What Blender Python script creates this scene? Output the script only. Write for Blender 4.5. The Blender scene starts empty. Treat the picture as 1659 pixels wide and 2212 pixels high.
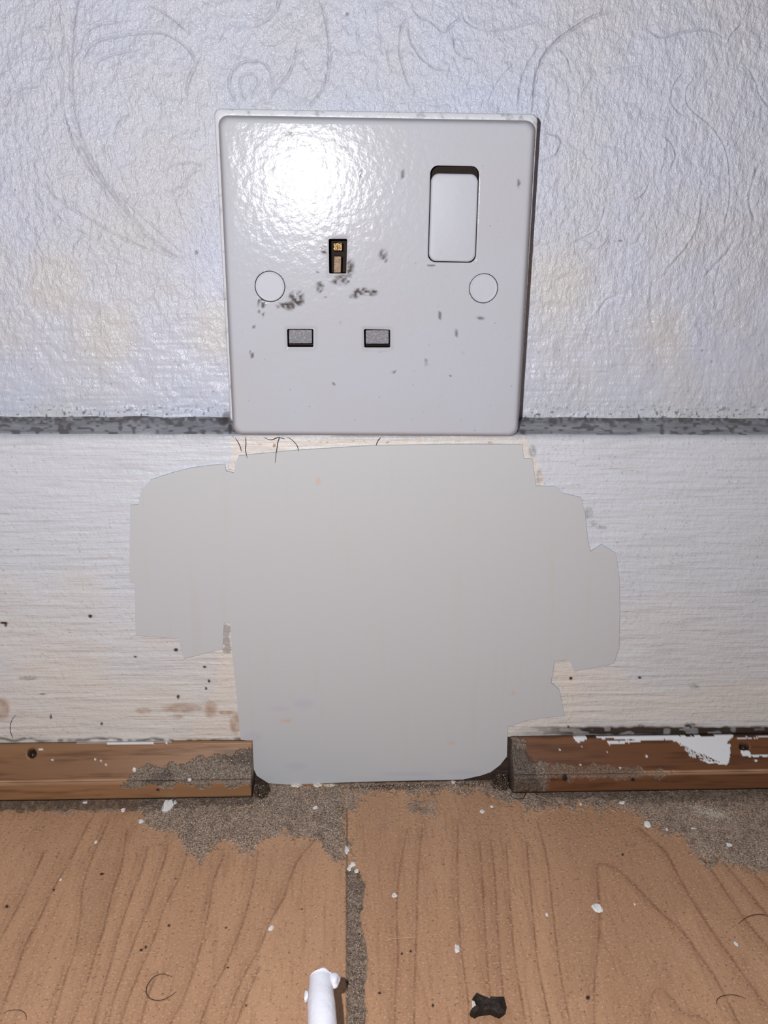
import bpy, math, random
import numpy as np
from mathutils import Matrix, Vector
from mathutils.geometry import tessellate_polygon
S = bpy.context.scene
COL = S.collection
random.seed(7); rng = np.random.default_rng(7)

# ---------------------------------------------------------------- camera, light, exposure
W, H, F = 1659, 2212, 1873.99
CAM = np.array([-0.0083144, -0.2634995, 0.0200386 + 0.166])
yaw, pit, rol = 0.0438808, 0.3349399, 0.0119738
fw = np.array([math.sin(yaw)*math.cos(pit), math.cos(yaw)*math.cos(pit), -math.sin(pit)])
rt = np.array([math.cos(yaw), -math.sin(yaw), 0.0]); up = np.cross(rt, fw)
R2 = math.cos(rol)*rt + math.sin(rol)*up; U2 = -math.sin(rol)*rt + math.cos(rol)*up
cd = bpy.data.cameras.new('camera'); cam = bpy.data.objects.new('camera', cd); COL.objects.link(cam)
M = Matrix.Identity(4)
for i in range(3):
    M[i][0] = R2[i]; M[i][1] = U2[i]; M[i][2] = -fw[i]; M[i][3] = CAM[i]
cam.matrix_world = M
cd.sensor_fit = 'VERTICAL'; cd.sensor_height = 24; cd.lens = F/H*24; cd.clip_start = 0.005
S.camera = cam

w = bpy.data.worlds.new('world'); S.world = w; w.use_nodes = True
w.node_tree.nodes['Background'].inputs[0].default_value = (0.86, 0.91, 1.0, 1)
w.node_tree.nodes['Background'].inputs[1].default_value = 0.05
fl = bpy.data.lights.new('phone_flash', 'POINT'); flash = bpy.data.objects.new('phone_flash', fl); COL.objects.link(flash)
flash.location = (CAM[0]-0.022, CAM[1]+0.002, CAM[2]+0.016)     # the lamp beside the lens
fl.energy = 2.65; fl.shadow_soft_size = 0.002; fl.color = (0.97, 0.98, 1.0)
S.view_settings.view_transform = 'Standard'; S.view_settings.look = 'None'
S.view_settings.exposure = 0.0; S.view_settings.gamma = 1.0; S.view_settings.use_curve_mapping = False

# ---------------------------------------------------------------- pixel <-> place
def ray(x, y): return fw + R2*(x-W/2)/F - U2*(y-H/2)/F
def onY(x, y, Y): d = ray(x, y); return CAM + d*(Y-CAM[1])/d[1]
def onZ(x, y, Z): d = ray(x, y); return CAM + d*(Z-CAM[2])/d[2]
def project(P):
    d = P - CAM; z = np.maximum(d@fw, 1e-4)
    u = W/2 + F*(d@R2)/z; v = H/2 - F*(d@U2)/z
    bad = (d@fw) < 0.02
    u = np.where(bad, -9e4, u); v = np.where(bad, -9e4, v)
    return u, v

# ---------------------------------------------------------------- numpy helpers
def vnoise(a, b, s, seed):
    """smooth value noise, a and b in px, s the cell size"""
    g = np.random.default_rng(seed).random((256, 256))
    x = a/s; y = b/s; i = np.floor(x).astype(int); j = np.floor(y).astype(int)
    fx = x-i; fy = y-j; fx = fx*fx*(3-2*fx); fy = fy*fy*(3-2*fy)
    i0, i1, j0, j1 = i % 256, (i+1) % 256, j % 256, (j+1) % 256
    return (g[i0, j0]*(1-fx)+g[i1, j0]*fx)*(1-fy)+(g[i0, j1]*(1-fx)+g[i1, j1]*fx)*fy
def smooth_pts(p, k=5):
    p = [np.array(q, float) for q in p]
    if len(p) < 3: return p
    p = [2*p[0]-p[1]] + p + [2*p[-1]-p[-2]]; out = []
    for i in range(1, len(p)-2):
        for t in np.linspace(0, 1, k, endpoint=False):
            a, b, c, d = p[i-1:i+3]
            out.append(.5*((2*b)+(-a+c)*t+(2*a-5*b+4*c-d)*t*t+(-a+3*b-3*c+d)*t**3))
    out.append(p[-2]); return out
def stroke(U, V, pts, wd, k=4, taper=True):
    pts = smooth_pts(pts, k); P = np.array(pts); m = wd*3
    sel = np.where((U > P[:, 0].min()-m) & (U < P[:, 0].max()+m) & (V > P[:, 1].min()-m) & (V < P[:, 1].max()+m))[0]
    res = np.zeros(len(U))
    if len(sel) == 0: return res
    u, v = U[sel], V[sel]; best = np.zeros(len(sel)); n = len(P)-1
    for i in range(n):
        a, b = P[i], P[i+1]
        c = np.where((u > min(a[0], b[0])-m) & (u < max(a[0], b[0])+m) & (v > min(a[1], b[1])-m) & (v < max(a[1], b[1])+m))[0]
        if len(c) == 0: continue
        d = b-a; L = max(d@d, 1e-6)
        t = np.clip(((u[c]-a[0])*d[0]+(v[c]-a[1])*d[1])/L, 0, 1)
        r2 = (u[c]-a[0]-t*d[0])**2+(v[c]-a[1]-t*d[1])**2
        g = np.exp(-r2/(wd*wd*.5))
        if taper:
            q = (i+t)/n; g = g*np.clip(np.minimum(q, 1-q)*7+.25, 0, 1)
        best[c] = np.maximum(best[c], g)
    res[sel] = best; return res
def poly(U, V, pts, warp=0, seed=3, cell=9):
    P = np.array(pts, float); m = warp+2
    sel = np.where((U > P[:, 0].min()-m) & (U < P[:, 0].max()+m) & (V > P[:, 1].min()-m) & (V < P[:, 1].max()+m))[0]
    res = np.zeros(len(U))
    if len(sel) == 0: return res
    u, v = U[sel], V[sel]
    if warp:
        u2 = u+(vnoise(u, v, cell, seed)-.5)*2*warp+(vnoise(u, v, cell/3, seed+1)-.5)*warp
        v2 = v+(vnoise(u, v, cell, seed+2)-.5)*2*warp+(vnoise(u, v, cell/3, seed+3)-.5)*warp
        u, v = u2, v2
    ins = np.zeros(len(sel), bool)
    for i in range(len(P)):
        (x1, y1), (x2, y2) = P[i], P[(i+1) % len(P)]
        if y1 == y2: continue
        ins ^= ((y1 > v) != (y2 > v)) & (u < (x2-x1)*(v-y1)/(y2-y1)+x1)
    res[sel] = ins; return res
def spots(U, V, lst):
    r = np.zeros(len(U))
    for x, y, a, b in lst:
        m = 2.2
        s = np.where((abs(U-x) < a*m) & (abs(V-y) < b*m))[0]
        d = ((U[s]-x)/a)**2+((V[s]-y)/b)**2
        r[s] = np.maximum(r[s], np.clip(1.6-1.2*d, 0, 1))
    return r

# ---------------------------------------------------------------- materials
def lin(c):
    return tuple(((v/255)/12.92 if v/255 <= .04045 else ((v/255+.055)/1.055)**2.4) for v in c)+(1,)
class Mat:
    def __init__(s, name, col, rough=.5, spec=.5, metal=0):
        s.m = bpy.data.materials.new(name); s.m.use_nodes = True; s.t = s.m.node_tree; s.n = s.t.nodes
        s.b = s.n['Principled BSDF']; s.b.inputs['Base Color'].default_value = lin(col)
        s.b.inputs['Roughness'].default_value = rough; s.b.inputs['Metallic'].default_value = metal
        s.b.inputs['Specular IOR Level'].default_value = spec; s.col = None; s.base = lin(col)
        s.tc = s.n.new('ShaderNodeTexCoord').outputs['Object']
    def lk(s, a, b): s.t.links.new(a, b)
    def noise(s, scale, detail=3, stretch=(1, 1, 1), rough=.55):
        mp = s.n.new('ShaderNodeMapping'); mp.inputs['Scale'].default_value = stretch; s.lk(s.tc, mp.inputs[0])
        n = s.n.new('ShaderNodeTexNoise'); n.inputs['Scale'].default_value = scale; n.inputs['Detail'].default_value = detail
        n.inputs['Roughness'].default_value = rough; s.lk(mp.outputs[0], n.inputs['Vector']); return n.outputs['Fac']
    def ramp(s, fac, lo, hi, a=0., b=1.):
        r = s.n.new('ShaderNodeMapRange'); r.inputs[1].default_value = lo; r.inputs[2].default_value = hi
        r.inputs[3].default_value = a; r.inputs[4].default_value = b; s.lk(fac, r.inputs[0]); return r.outputs[0]
    def attr(s, name):
        a = s.n.new('ShaderNodeAttribute'); a.attribute_name = name; return a.outputs['Fac']
    def math(s, op, a, b):
        m = s.n.new('ShaderNodeMath'); m.operation = op
        for k, x in enumerate((a, b)):
            if isinstance(x, (int, float)): m.inputs[k].default_value = x
            else: s.lk(x, m.inputs[k])
        return m.outputs[0]
    def mix(s, fac, col):
        m = s.n.new('ShaderNodeMix'); m.data_type = 'RGBA'; s.lk(fac, m.inputs[0]) if not isinstance(fac, float) else None
        if isinstance(fac, float): m.inputs[0].default_value = fac
        if s.col is None: m.inputs[6].default_value = s.base
        else: s.lk(s.col, m.inputs[6])
        if isinstance(col, tuple): m.inputs[7].default_value = lin(col)
        else: s.lk(col, m.inputs[7])
        s.col = m.outputs[2]; s.lk(s.col, s.b.inputs['Base Color'])
    def bump(s, h, dist, strength=1.):
        b = s.n.new('ShaderNodeBump'); b.inputs['Distance'].default_value = dist; b.inputs['Strength'].default_value = strength
        s.lk(h, b.inputs['Height'])
        if s.b.inputs['Normal'].is_linked: s.lk(s.b.inputs['Normal'].links[0].from_socket, b.inputs['Normal'])
        s.lk(b.outputs[0], s.b.inputs['Normal'])
    def rough(s, fac): s.lk(fac, s.b.inputs['Roughness'])

# embossed, glossy painted wallpaper
mw = Mat('painted_wallpaper', (197, 200, 215), .3, .5)
mw.mix(mw.ramp(mw.noise(22, 3), .42, .62, 0, .75), (199, 198, 202))
mw.mix(mw.attr('warm'), (202, 199, 197))
mw.mix(mw.ramp(mw.noise(1500, 2), .70, .78, 0, .5), (120, 115, 118))
mw.mix(mw.attr('line'), (150, 146, 156))
mw.mix(mw.attr('dirt'), (95, 88, 88))
mw.bump(mw.math('MULTIPLY', mw.noise(420, 4, (1.3, 1, .8), .6), mw.attr('rough')), .0012)
mw.rough(mw.ramp(mw.noise(300, 2), .3, .7, .24, .42))
# brushed gloss paint on the skirting
ms = Mat('brushed_skirting_paint', (206, 209, 217), .42, .45)
ms.mix(ms.ramp(ms.noise(40, 4, (.5, 1, 2)), .4, .65, 0, .6), (201, 204, 212))
ms.mix(ms.attr('warm'), (212, 206, 200))
ms.mix(ms.ramp(ms.noise(300, 4, (.12, 1, 1.6)), .56, .74, 0, .4), (170, 169, 174))
ms.mix(ms.ramp(ms.noise(800, 2), .71, .78, 0, .5), (105, 98, 98))
ms.mix(ms.attr('cream'), (219, 209, 200))
ms.mix(ms.attr('stain'), (158, 118, 88))
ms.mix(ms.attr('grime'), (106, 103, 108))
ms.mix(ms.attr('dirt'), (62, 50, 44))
ms.bump(ms.noise(330, 4, (.12, 1, 1.8)), .0006)
ms.bump(ms.noise(600, 3), .0003)
# laminate floor
mf = Mat('oak_laminate', (190, 147, 114), .5, .35)
mf.mix(mf.ramp(mf.noise(45, 3, (1, .12, 1)), .35, .65, 0, .8), (172, 130, 100))
mf.mix(mf.ramp(mf.noise(700, 3, (1, .1, 1)), .52, .66, 0, .4), (150, 109, 81))
mf.mix(mf.attr('board_tone'), (166, 126, 97))
mf.mix(mf.attr('grain'), (118, 80, 57))
mf.mix(mf.ramp(mf.noise(1500, 2), .56, .68, 0, .6), (214, 174, 142))
mf.mix(mf.ramp(mf.noise(1100, 2, (1, 1, 1.1)), .6, .72, 0, .65), (104, 72, 52))
gd = mf.n.new('ShaderNodeValToRGB'); gd.color_ramp.elements[0].position = .36; gd.color_ramp.elements[0].color = lin((88, 71, 60))
gd.color_ramp.elements[1].position = .66; gd.color_ramp.elements[1].color = lin((208, 188, 172)); mf.lk(mf.noise(1500, 4, rough=.8), gd.inputs[0])
mf.mix(mf.attr('dust'), gd.outputs[0])
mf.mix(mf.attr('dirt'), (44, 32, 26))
mf.bump(mf.math('MULTIPLY', mf.noise(1600, 3), mf.attr('dust')), .0005)
mf.bump(mf.noise(500, 3, (1, .15, 1)), .00008)
mf.b.inputs['Roughness'].default_value = .55
# beading mouldings
def bead_mat(name, a, b, c):
    m = Mat(name, a, .42, .4)
    m.mix(m.ramp(m.noise(60, 4, (.12, 1, 1)), .4, .62, 0, .8), b)
    m.mix(m.ramp(m.noise(420, 5, (.09, 1, 1)), .5, .66, 0, .75), c)
    m.mix(m.attr('lip_highlight'), (190, 148, 116))
    g = m.n.new('ShaderNodeValToRGB'); g.color_ramp.elements[0].position = .36; g.color_ramp.elements[0].color = lin((66, 52, 42))
    g.color_ramp.elements[1].position = .66; g.color_ramp.elements[1].color = lin((158, 143, 130)); m.lk(m.noise(1500, 4, rough=.8), g.inputs[0])
    m.mix(m.attr('dust'), g.outputs[0])
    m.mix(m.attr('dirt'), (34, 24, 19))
    m.mix(m.attr('paint'), (222, 222, 226))
    m.bump(m.math('MULTIPLY', m.noise(1600, 3), m.attr('dust')), .0005)
    m.bump(m.noise(500, 3, (.1, 1, 1)), .00012)
    return m
mb1 = bead_mat('oak_beading_foil', (146, 107, 76), (124, 88, 62), (88, 58, 38))
mb2 = bead_mat('dark_oak_beading_foil', (118, 78, 52), (104, 66, 42), (74, 46, 30))
# white socket plastic, grubby
mp = Mat('socket_plastic', (183, 185, 194), .165, .25)
mp.mix(mp.ramp(mp.noise(30, 2), .4, .65, 0, .7), (183, 183, 188))
mp.mix(mp.ramp(mp.noise(700, 2), .72, .79, 0, .5), (95, 90, 92))
mp.mix(mp.attr('edge'), (146, 142, 146))
mp.mix(mp.attr('dirt'), (74, 66, 64))
mp.bump(mp.noise(420, 3), .00011)
mq = Mat('switch_plastic', (184, 186, 195), .5, .3); mq.bump(mq.noise(330, 3), .00008)
mq.mix(mq.ramp(mq.noise(500, 2), .72, .8, 0, .4), (110, 104, 104))
ml = Mat('backplate_paint', (212, 212, 218), .4, .45); ml.bump(ml.noise(600, 3), .0002)
ml.mix(ml.ramp(ml.noise(400, 3), .58, .7, 0, .6), (150, 146, 146))
mdk = Mat('shadowed_socket_interior', (38, 26, 20), .7, .2); mdk.bump(mdk.noise(400), .0002)
msh = Mat('shutter_plastic', (126, 124, 130), .6, .3); msh.mix(msh.ramp(msh.noise(1800, 3), .5, .65), (158, 156, 162)); msh.bump(msh.noise(1500), .0002)
mbr = Mat('brass_contact', (196, 160, 116), .35, .5, 1); mbr.bump(mbr.noise(1500, 3), .0006)
mbd = Mat('dark_brass', (112, 92, 74), .5, .5, .6); mbd.bump(mbd.noise(900), .0002)
mpt = Mat('retouched_grey', (193, 194, 197), .62, .25)
mpt.mix(mpt.ramp(mpt.noise(160, 4, (1.5, 1, .1)), .56, .72, 0, .35), (192, 190, 187))
mpt.mix(mpt.attr('dirt'), (184, 184, 196)); mpt.mix(mpt.attr('stain'), (206, 168, 138))
mwp = Mat('white_cable_sheath', (228, 228, 238), .5, .4); mwp.bump(mwp.noise(300), .0003)
mfk = Mat('paint_flake', (226, 222, 220), .6, .3); mfk.bump(mfk.noise(800), .0003)
mhr = Mat('hair', (70, 50, 42), .5, .4); mhr.mix(mhr.ramp(mhr.noise(300), .4, .6), (92, 66, 54))
mh2 = Mat('black_bristle', (44, 40, 46), .5, .4); mh2.mix(mh2.ramp(mh2.noise(300), .4, .6), (60, 54, 60))
mpf = Mat('pale_fibre', (190, 160, 132), .6, .3); mpf.mix(mpf.ramp(mpf.noise(300), .4, .6), (206, 180, 150))
mbk = Mat('charred_black', (40, 32, 28), .7, .3); mbk.mix(mbk.ramp(mbk.noise(500, 3), .5, .7), (66, 56, 48)); mbk.bump(mbk.noise(700, 3), .0008)
mgr = Mat('grit', (150, 135, 120), .8, .2)
ga = mgr.n.new('ShaderNodeAttribute'); ga.attribute_name = 'tone'; mgr.mix(1., ga.outputs['Color'])
mgr.mix(mgr.ramp(mgr.noise(2500), .4, .7, 0, .25), (120, 105, 92))
mch = Mat('crumbly_plaster', (226, 216, 204), .8, .2); mch.mix(mch.ramp(mch.noise(900, 3), .5, .65), (180, 158, 134)); mch.bump(mch.noise(900), .0006)

# ---------------------------------------------------------------- mesh helpers
def link(name, me, mat, parent=None, smooth=True):
    o = bpy.data.objects.new(name, me); COL.objects.link(o)
    if mat: me.materials.append(mat.m)
    if parent: o.parent = parent
    if smooth: me.polygons.foreach_set('use_smooth', np.ones(len(me.polygons), bool))
    return o
def mesh_np(name, V, Fq):
    me = bpy.data.meshes.new(name); n = Fq.shape[1]
    me.vertices.add(len(V)); me.vertices.foreach_set('co', np.ascontiguousarray(V, dtype=np.float32).ravel())
    me.loops.add(Fq.size); me.loops.foreach_set('vertex_index', Fq.astype(np.int32).ravel())
    me.polygons.add(len(Fq)); me.polygons.foreach_set('loop_start', np.arange(0, Fq.size, n, dtype=np.int32))
    me.update(calc_edges=True); me.validate(); return me
def set_attr(me, name, arr):
    a = me.attributes.new(name, 'FLOAT', 'POINT'); a.data.foreach_set('value', np.ascontiguousarray(arr, dtype=np.float32))
def quads(ni, nj, wrap=False):
    i = np.arange(ni-1)[:, None]; nw = nj if wrap else nj-1; j = np.arange(nw)[None, :]; j2 = (j+1) % nj
    return np.stack([i*nj+j, (i+1)*nj+j, (i+1)*nj+j2, i*nj+j2], -1).reshape(-1, 4)
def axis(lo, a, b, hi, fine, coarse):
    L = [np.linspace(lo, a, max(2, int((a-lo)/coarse)+1))[:-1]] if lo < a else []
    L.append(np.linspace(a, b, int((b-a)/fine)+1))
    if hi > b: L.append(np.linspace(b, hi, max(2, int((hi-b)/coarse)+1))[1:])
    return np.concatenate(L)
def tag(o, label=None, cat=None, group=None, kind=None):
    if label: o['label'] = label
    if cat: o['category'] = cat
    if group: o['group'] = group
    if kind: o['kind'] = kind
    return o
def pydata(name, V, Fs, mat, parent=None, smooth=True):
    me = bpy.data.meshes.new(name); me.from_pydata([tuple(v) for v in V], [], Fs); me.update(); me.validate()
    return link(name, me, mat, parent, smooth)

# ================================================================ WALL
X = axis(-.62, -.124, .134, .62, .00026, .02); Z = axis(.1185, .1185, .244, .75, .00026, .02)
gx, gz = np.meshgrid(X, Z, indexing='ij'); P = np.stack([gx.ravel(), 0*gx.ravel(), gz.ravel()], 1)
U, V = project(P)
grooves = [  # embossed scroll pattern, (points, half width, depth)
 ([(178,-40),(166,0),(156,70),(153,160),(156,230),(175,300),(210,370),(250,430),(300,490),(350,540),(400,566)],11,1),
 ([(128,-30),(140,60),(148,160),(140,230),(158,290),(195,360),(240,420),(290,480),(340,530)],5,-.8),
 ([(172,110),(178,80),(195,62),(225,50),(268,45)],6,.8),
 ([(318,8),(345,22),(375,42),(398,62),(414,77)],6,.9),
 ([(178,135),(188,108),(205,90),(240,80),(290,72),(345,70),(385,88),(412,112),(423,138),(410,165),(402,200),(405,225)],6,.9),
 ([(203,152),(212,132),(235,120),(265,112),(300,106)],6,.8),
 ([(330,145),(328,175),(338,205),(350,225)],6,.6),
 ([(255,182),(285,176),(310,188),(330,216)],7,.7),
 ([(-20,232),(10,226),(22,208),(45,192),(90,184)],5,.8),([(45,50),(75,70),(92,92),(80,120)],5,.6),([(75,128),(104,125)],4,1),
 ([(108,262),(145,272),(172,300)],6,.6),([(118,385),(165,372),(200,392),(222,404)],8,.7),
 ([(92,380),(110,420),(160,455),(225,492),(300,532),(395,560)],6,.8),([(60,400),(90,440),(150,490),(230,530),(300,560)],6,.6),
 ([(245,402),(285,445),(325,482),(360,512),(395,545)],4,-.8),([(262,250),(246,275),(242,320),(252,370)],6,.5),
 ([(372,425),(382,406),(400,402),(405,386),(418,372),(442,366)],3,1.2),([(358,392),(360,368),(380,356),(412,352),(442,358)],4,.9),
 ([(375,385),(385,372),(400,368)],3,.7),([(410,400),(420,440),(440,500),(462,560)],6,.6),([(385,420),(395,470),(430,530)],5,-.5),
 ([(516,232),(502,205),(496,172),(506,146),(530,133),(560,132),(580,148),(588,172),(584,198)],6,1),
 ([(584,200),(605,182),(628,152),(638,118),(645,82)],5,1),([(590,176),(600,168),(622,130),(618,125)],4,.5),
 ([(534,218),(520,196),(520,172),(534,160),(550,162),(558,178),(548,198),(542,214)],4,.9),
 ([(690,-10),(703,40),(712,100),(709,160),(692,202),(662,234)],7,1),([(700,150),(700,190),(690,210)],4,-.6),
 ([(606,-10),(594,26),(572,46),(546,58)],6,.9),([(556,78),(574,96),(602,92),(628,72),(640,50)],5,.7),
 ([(840,238),(862,222),(905,218),(930,226),(975,222)],4,.7),
 ([(892,20),(905,34),(932,48),(958,68),(975,55),(1000,34)],5,1),([(888,32),(868,58),(864,110),(872,150),(888,195)],5,.9),
 ([(882,56),(890,92),(912,126),(938,146),(960,150)],6,.8),([(1000,32),(1012,50),(1040,63),(1075,64),(1110,58),(1155,46)],5,1),
 ([(980,72),(984,105),(1000,122),(1025,124)],6,.8),([(1055,225),(1070,190),(1095,155),(1130,125)],5,.6),
 ([(1010,160),(1050,150),(1100,130)],4,.5),
 ([(1325,20),(1285,34),(1245,58),(1208,84),(1180,116),(1163,150),(1156,190),(1151,240)],7,1.1),
 ([(1168,98),(1142,138),(1126,180),(1119,240)],6,.8),([(1300,4),(1262,18),(1250,26)],4,.6),
 ([(1212,108),(1228,130),(1236,158)],5,.5),([(1300,160),(1340,145),(1385,140)],5,.5),
 ([(1396,60),(1415,74),(1436,80),(1480,68),(1530,64),(1562,80)],4,1.2),([(1574,94),(1582,74),(1602,54)],4,1),
 ([(1498,176),(1486,190),(1485,222),(1505,246),(1532,268),(1556,298),(1575,348),(1578,430),(1566,482)],4,1.3),
 ([(1475,160),(1456,188),(1452,222),(1472,248)],5,.8),([(1430,292),(1450,308),(1461,335),(1450,362)],4,1),
 ([(1620,150),(1636,182),(1642,205),(1665,235)],5,.8),([(1178,286),(1206,294),(1213,310),(1198,338),(1165,350)],5,.8),
 ([(1512,442),(1500,495),(1475,535),(1440,575)],7,-1.1),([(1390,500),(1372,528),(1350,520)],6,.6),
 ([(1312,440),(1300,480),(1280,505),(1230,530)],6,.7),([(1372,432),(1392,420),(1402,398)],5,.8),
 ([(1260,520),(1290,535),(1320,500)],6,-.6),([(1590,520),(1560,560),(1520,600)],7,.6),([(1640,360),(1620,420),(1630,480)],7,.6),
 ([(60,540),(60,590),(56,620)],5,.5),([(340,600),(330,640),(345,680)],6,.5),([(1290,680),(1310,650),(1330,640)],6,.6),
 ([(1410,600),(1405,660),(1412,720)],7,.4),([(1560,560),(1545,620),(1550,680)],7,.4),([(1400,120),(1360,110),(1320,128)],6,.5),
]
rel = np.zeros(len(P)); ln = np.zeros(len(P))
for pts, wd, dp in grooves:
    s = stroke(U, V, pts, wd*.62); rel -= s*dp*.00048
    rel += stroke(U+wd*1.1, V+wd*.4, pts, wd*.7)*abs(dp)*.00018
    if dp > .75: ln = np.maximum(ln, s*min(dp-.35, .8)*.55)  # groove shading painted into the wall colour
rel += (vnoise(U, V, 34, 5)-.5)*.0005 + (vnoise(U, V, 13, 6)-.5)*.00022
low = np.clip((V-520)/260, 0, 1)
rough = 1-.62*low*(.6+.4*vnoise(U, V, 60, 8))
# horizontal brush ridges where the skirting paint laps up the paper
rel += (vnoise(U*.1, V, 5, 9)-.5)*.00018*low
far = (abs(U) > 9000) | (abs(V) > 9000)
P[:, 1] += np.where(far, 0, -rel)
P[:, 1] -= P[:, 1][~far].min()*0
warm = np.clip((vnoise(U, V, 120, 12)-.35)*2.4, 0, 1)*np.clip((V-430)/150, 0, 1)*.75
dirt = np.clip((vnoise(U, V, 5, 14)-.72)*6, 0, 1)*np.clip((V-868)/26, 0, 1)*.9
dirt = np.maximum(dirt, np.clip((vnoise(U, V, 4, 15)-.9)*9, 0, 1)*np.clip((V-560)/200, 0, 1)*.6)
dirt = np.maximum(dirt, spots(U, V, [(424,545,4,5),(1340,520,5,3),(490,900,10,12),(1265,660,2,2),(33,410,2,2),(750,30,4,4)])*.7)
me = mesh_np('wall_back', P, quads(len(X), len(Z)))
for n_, a_ in (('line', ln), ('rough', rough), ('warm', warm), ('dirt', dirt)): set_attr(me, n_, a_)
wall = link('wall_back', me, mw); tag(wall, 'white gloss-painted wall with embossed scroll wallpaper', kind='structure')

# ================================================================ SKIRTING
prof = []
for t in np.linspace(0, 1, 34): prof.append((0.0002-.0108*t, .1254-.0021*t))            # sloping top
for a in np.linspace(0, 90, 9)[1:]: prof.append((-.0106-.0019*math.sin(math.radians(a)), .1214+.0019*math.cos(math.radians(a))))
for z in np.arange(.121, 0, -.00038): prof.append((-.0125, z))
prof.append((-.0125, -.0006)); prof = np.array(prof)
X = axis(-.62, -.126, .136, .62, .00036, .02)
P = np.zeros((len(X), len(prof), 3)); P[:, :, 0] = X[:, None]; P[:, :, 1] = prof[None, :, 0]; P[:, :, 2] = prof[None, :, 1]
P = P.reshape(-1, 3); U, V = project(P)
isface = P[:, 1] < -.0119
P[:, 1] += np.where(isface, (vnoise(U*.12, V, 7, 21)-.5)*.00022+(vnoise(U, V, 70, 22)-.5)*.0003, 0)
P[:, 2] += np.where(~isface, (vnoise(U, V, 40, 23)-.5)*.0004, 0)
warm = np.clip((V-1230)/260+(vnoise(U, V, 90, 24)-.5)*.9, 0, 1)*.9*np.where(U > 1250, .55, 1.)
cream = poly(U, V, [(500,944),(1135,944),(1165,1000),(1175,1050),(1160,1060),(1120,1010),(1100,990),(520,990),(515,1090),(503,1090)], 6, 31)*.75
cream = np.maximum(cream, poly(U, V, [(470,1350),(520,1340),(530,1600),(400,1600),(470,1480)], 10, 33)*.6)
cream = np.maximum(cream, poly(U, V, [(1190,1420),(1250,1450),(1330,1440),(1400,1500),(1660,1470),(1660,1560),(1220,1560)], 14, 34)*.5)
stain = spots(U, V, [(395,1530,46,10),(310,1535,18,7),(455,1532,16,18),(5,1530,16,26),(508,1563,12,24),(383,1548,12,5),(440,1600,60,6),(490,1540,20,5)])*(.35+.65*vnoise(U, V, 9, 36))*.7
grime = np.where(~isface, .55+.35*vnoise(U*.15, V, 6, 37), 0)  # grime and grazing-light shading both put into the ledge colour
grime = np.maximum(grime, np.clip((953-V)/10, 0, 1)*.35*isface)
grime = np.maximum(grime, poly(U, V, [(482,1350),(496,1350),(500,1410),(482,1412)], 3, 38)*.5)
grime = np.maximum(grime, spots(U, V, [(1272,1108,10,14),(1300,1140,12,4),(1282,1130,8,6),(1165,1030,7,18),(1150,975,9,14),(1500,1482,14,5),(60,1465,22,5)])*.6*vnoise(U, V, 4, 39))
dirt = np.clip((vnoise(U+V*.35, V-U*.3, 3.2, 41)-.88)*9, 0, 1)*isface*.5*np.clip(.25+vnoise(U, V, 90, 49), 0, 1)
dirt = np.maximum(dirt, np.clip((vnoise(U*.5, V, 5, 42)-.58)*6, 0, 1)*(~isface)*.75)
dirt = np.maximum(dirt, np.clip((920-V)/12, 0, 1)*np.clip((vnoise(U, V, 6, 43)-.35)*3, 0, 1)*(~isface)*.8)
dirt = np.maximum(dirt, spots(U, V, [(195,1331,5,4),(380,1404,5,4),(442,1441,4,3),(452,1471,3,4),(292,1419,4,2),(92,1500,10,1.2),(110,1548,2,6),(1233,1465,4,4),(1382,1464,4,3),(482,905,14,14),(497,925,5,12),
   (385,1505,3,5),(220,1563,3,3),(445,1487,3,3),(8,1346,9,3),(12,1350,3,5)]))
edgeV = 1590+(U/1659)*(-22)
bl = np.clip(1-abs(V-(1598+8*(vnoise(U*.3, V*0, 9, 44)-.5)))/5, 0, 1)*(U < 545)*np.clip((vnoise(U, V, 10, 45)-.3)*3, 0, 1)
br = np.clip(2.2*(1-abs(V-1579-3*(vnoise(U, V*0, 14, 47)-.5))/12), 0, 1)*(U > 1105)*np.clip(.35+(U-1150)/150, 0, 1)*np.clip((vnoise(U*.5, V, 8, 46)-.1)*3, .65, 1)  # dark brown band where the skirting meets the right beading
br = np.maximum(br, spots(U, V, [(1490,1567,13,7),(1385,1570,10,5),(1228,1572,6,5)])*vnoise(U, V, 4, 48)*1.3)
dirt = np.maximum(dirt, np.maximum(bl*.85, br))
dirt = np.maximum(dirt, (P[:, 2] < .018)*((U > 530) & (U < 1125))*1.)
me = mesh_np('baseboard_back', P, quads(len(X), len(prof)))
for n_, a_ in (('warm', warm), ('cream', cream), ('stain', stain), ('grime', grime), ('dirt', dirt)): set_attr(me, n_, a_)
sk = link('baseboard_back', me, ms); tag(sk, 'brush-painted white skirting board below the socket', kind='structure')

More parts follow.
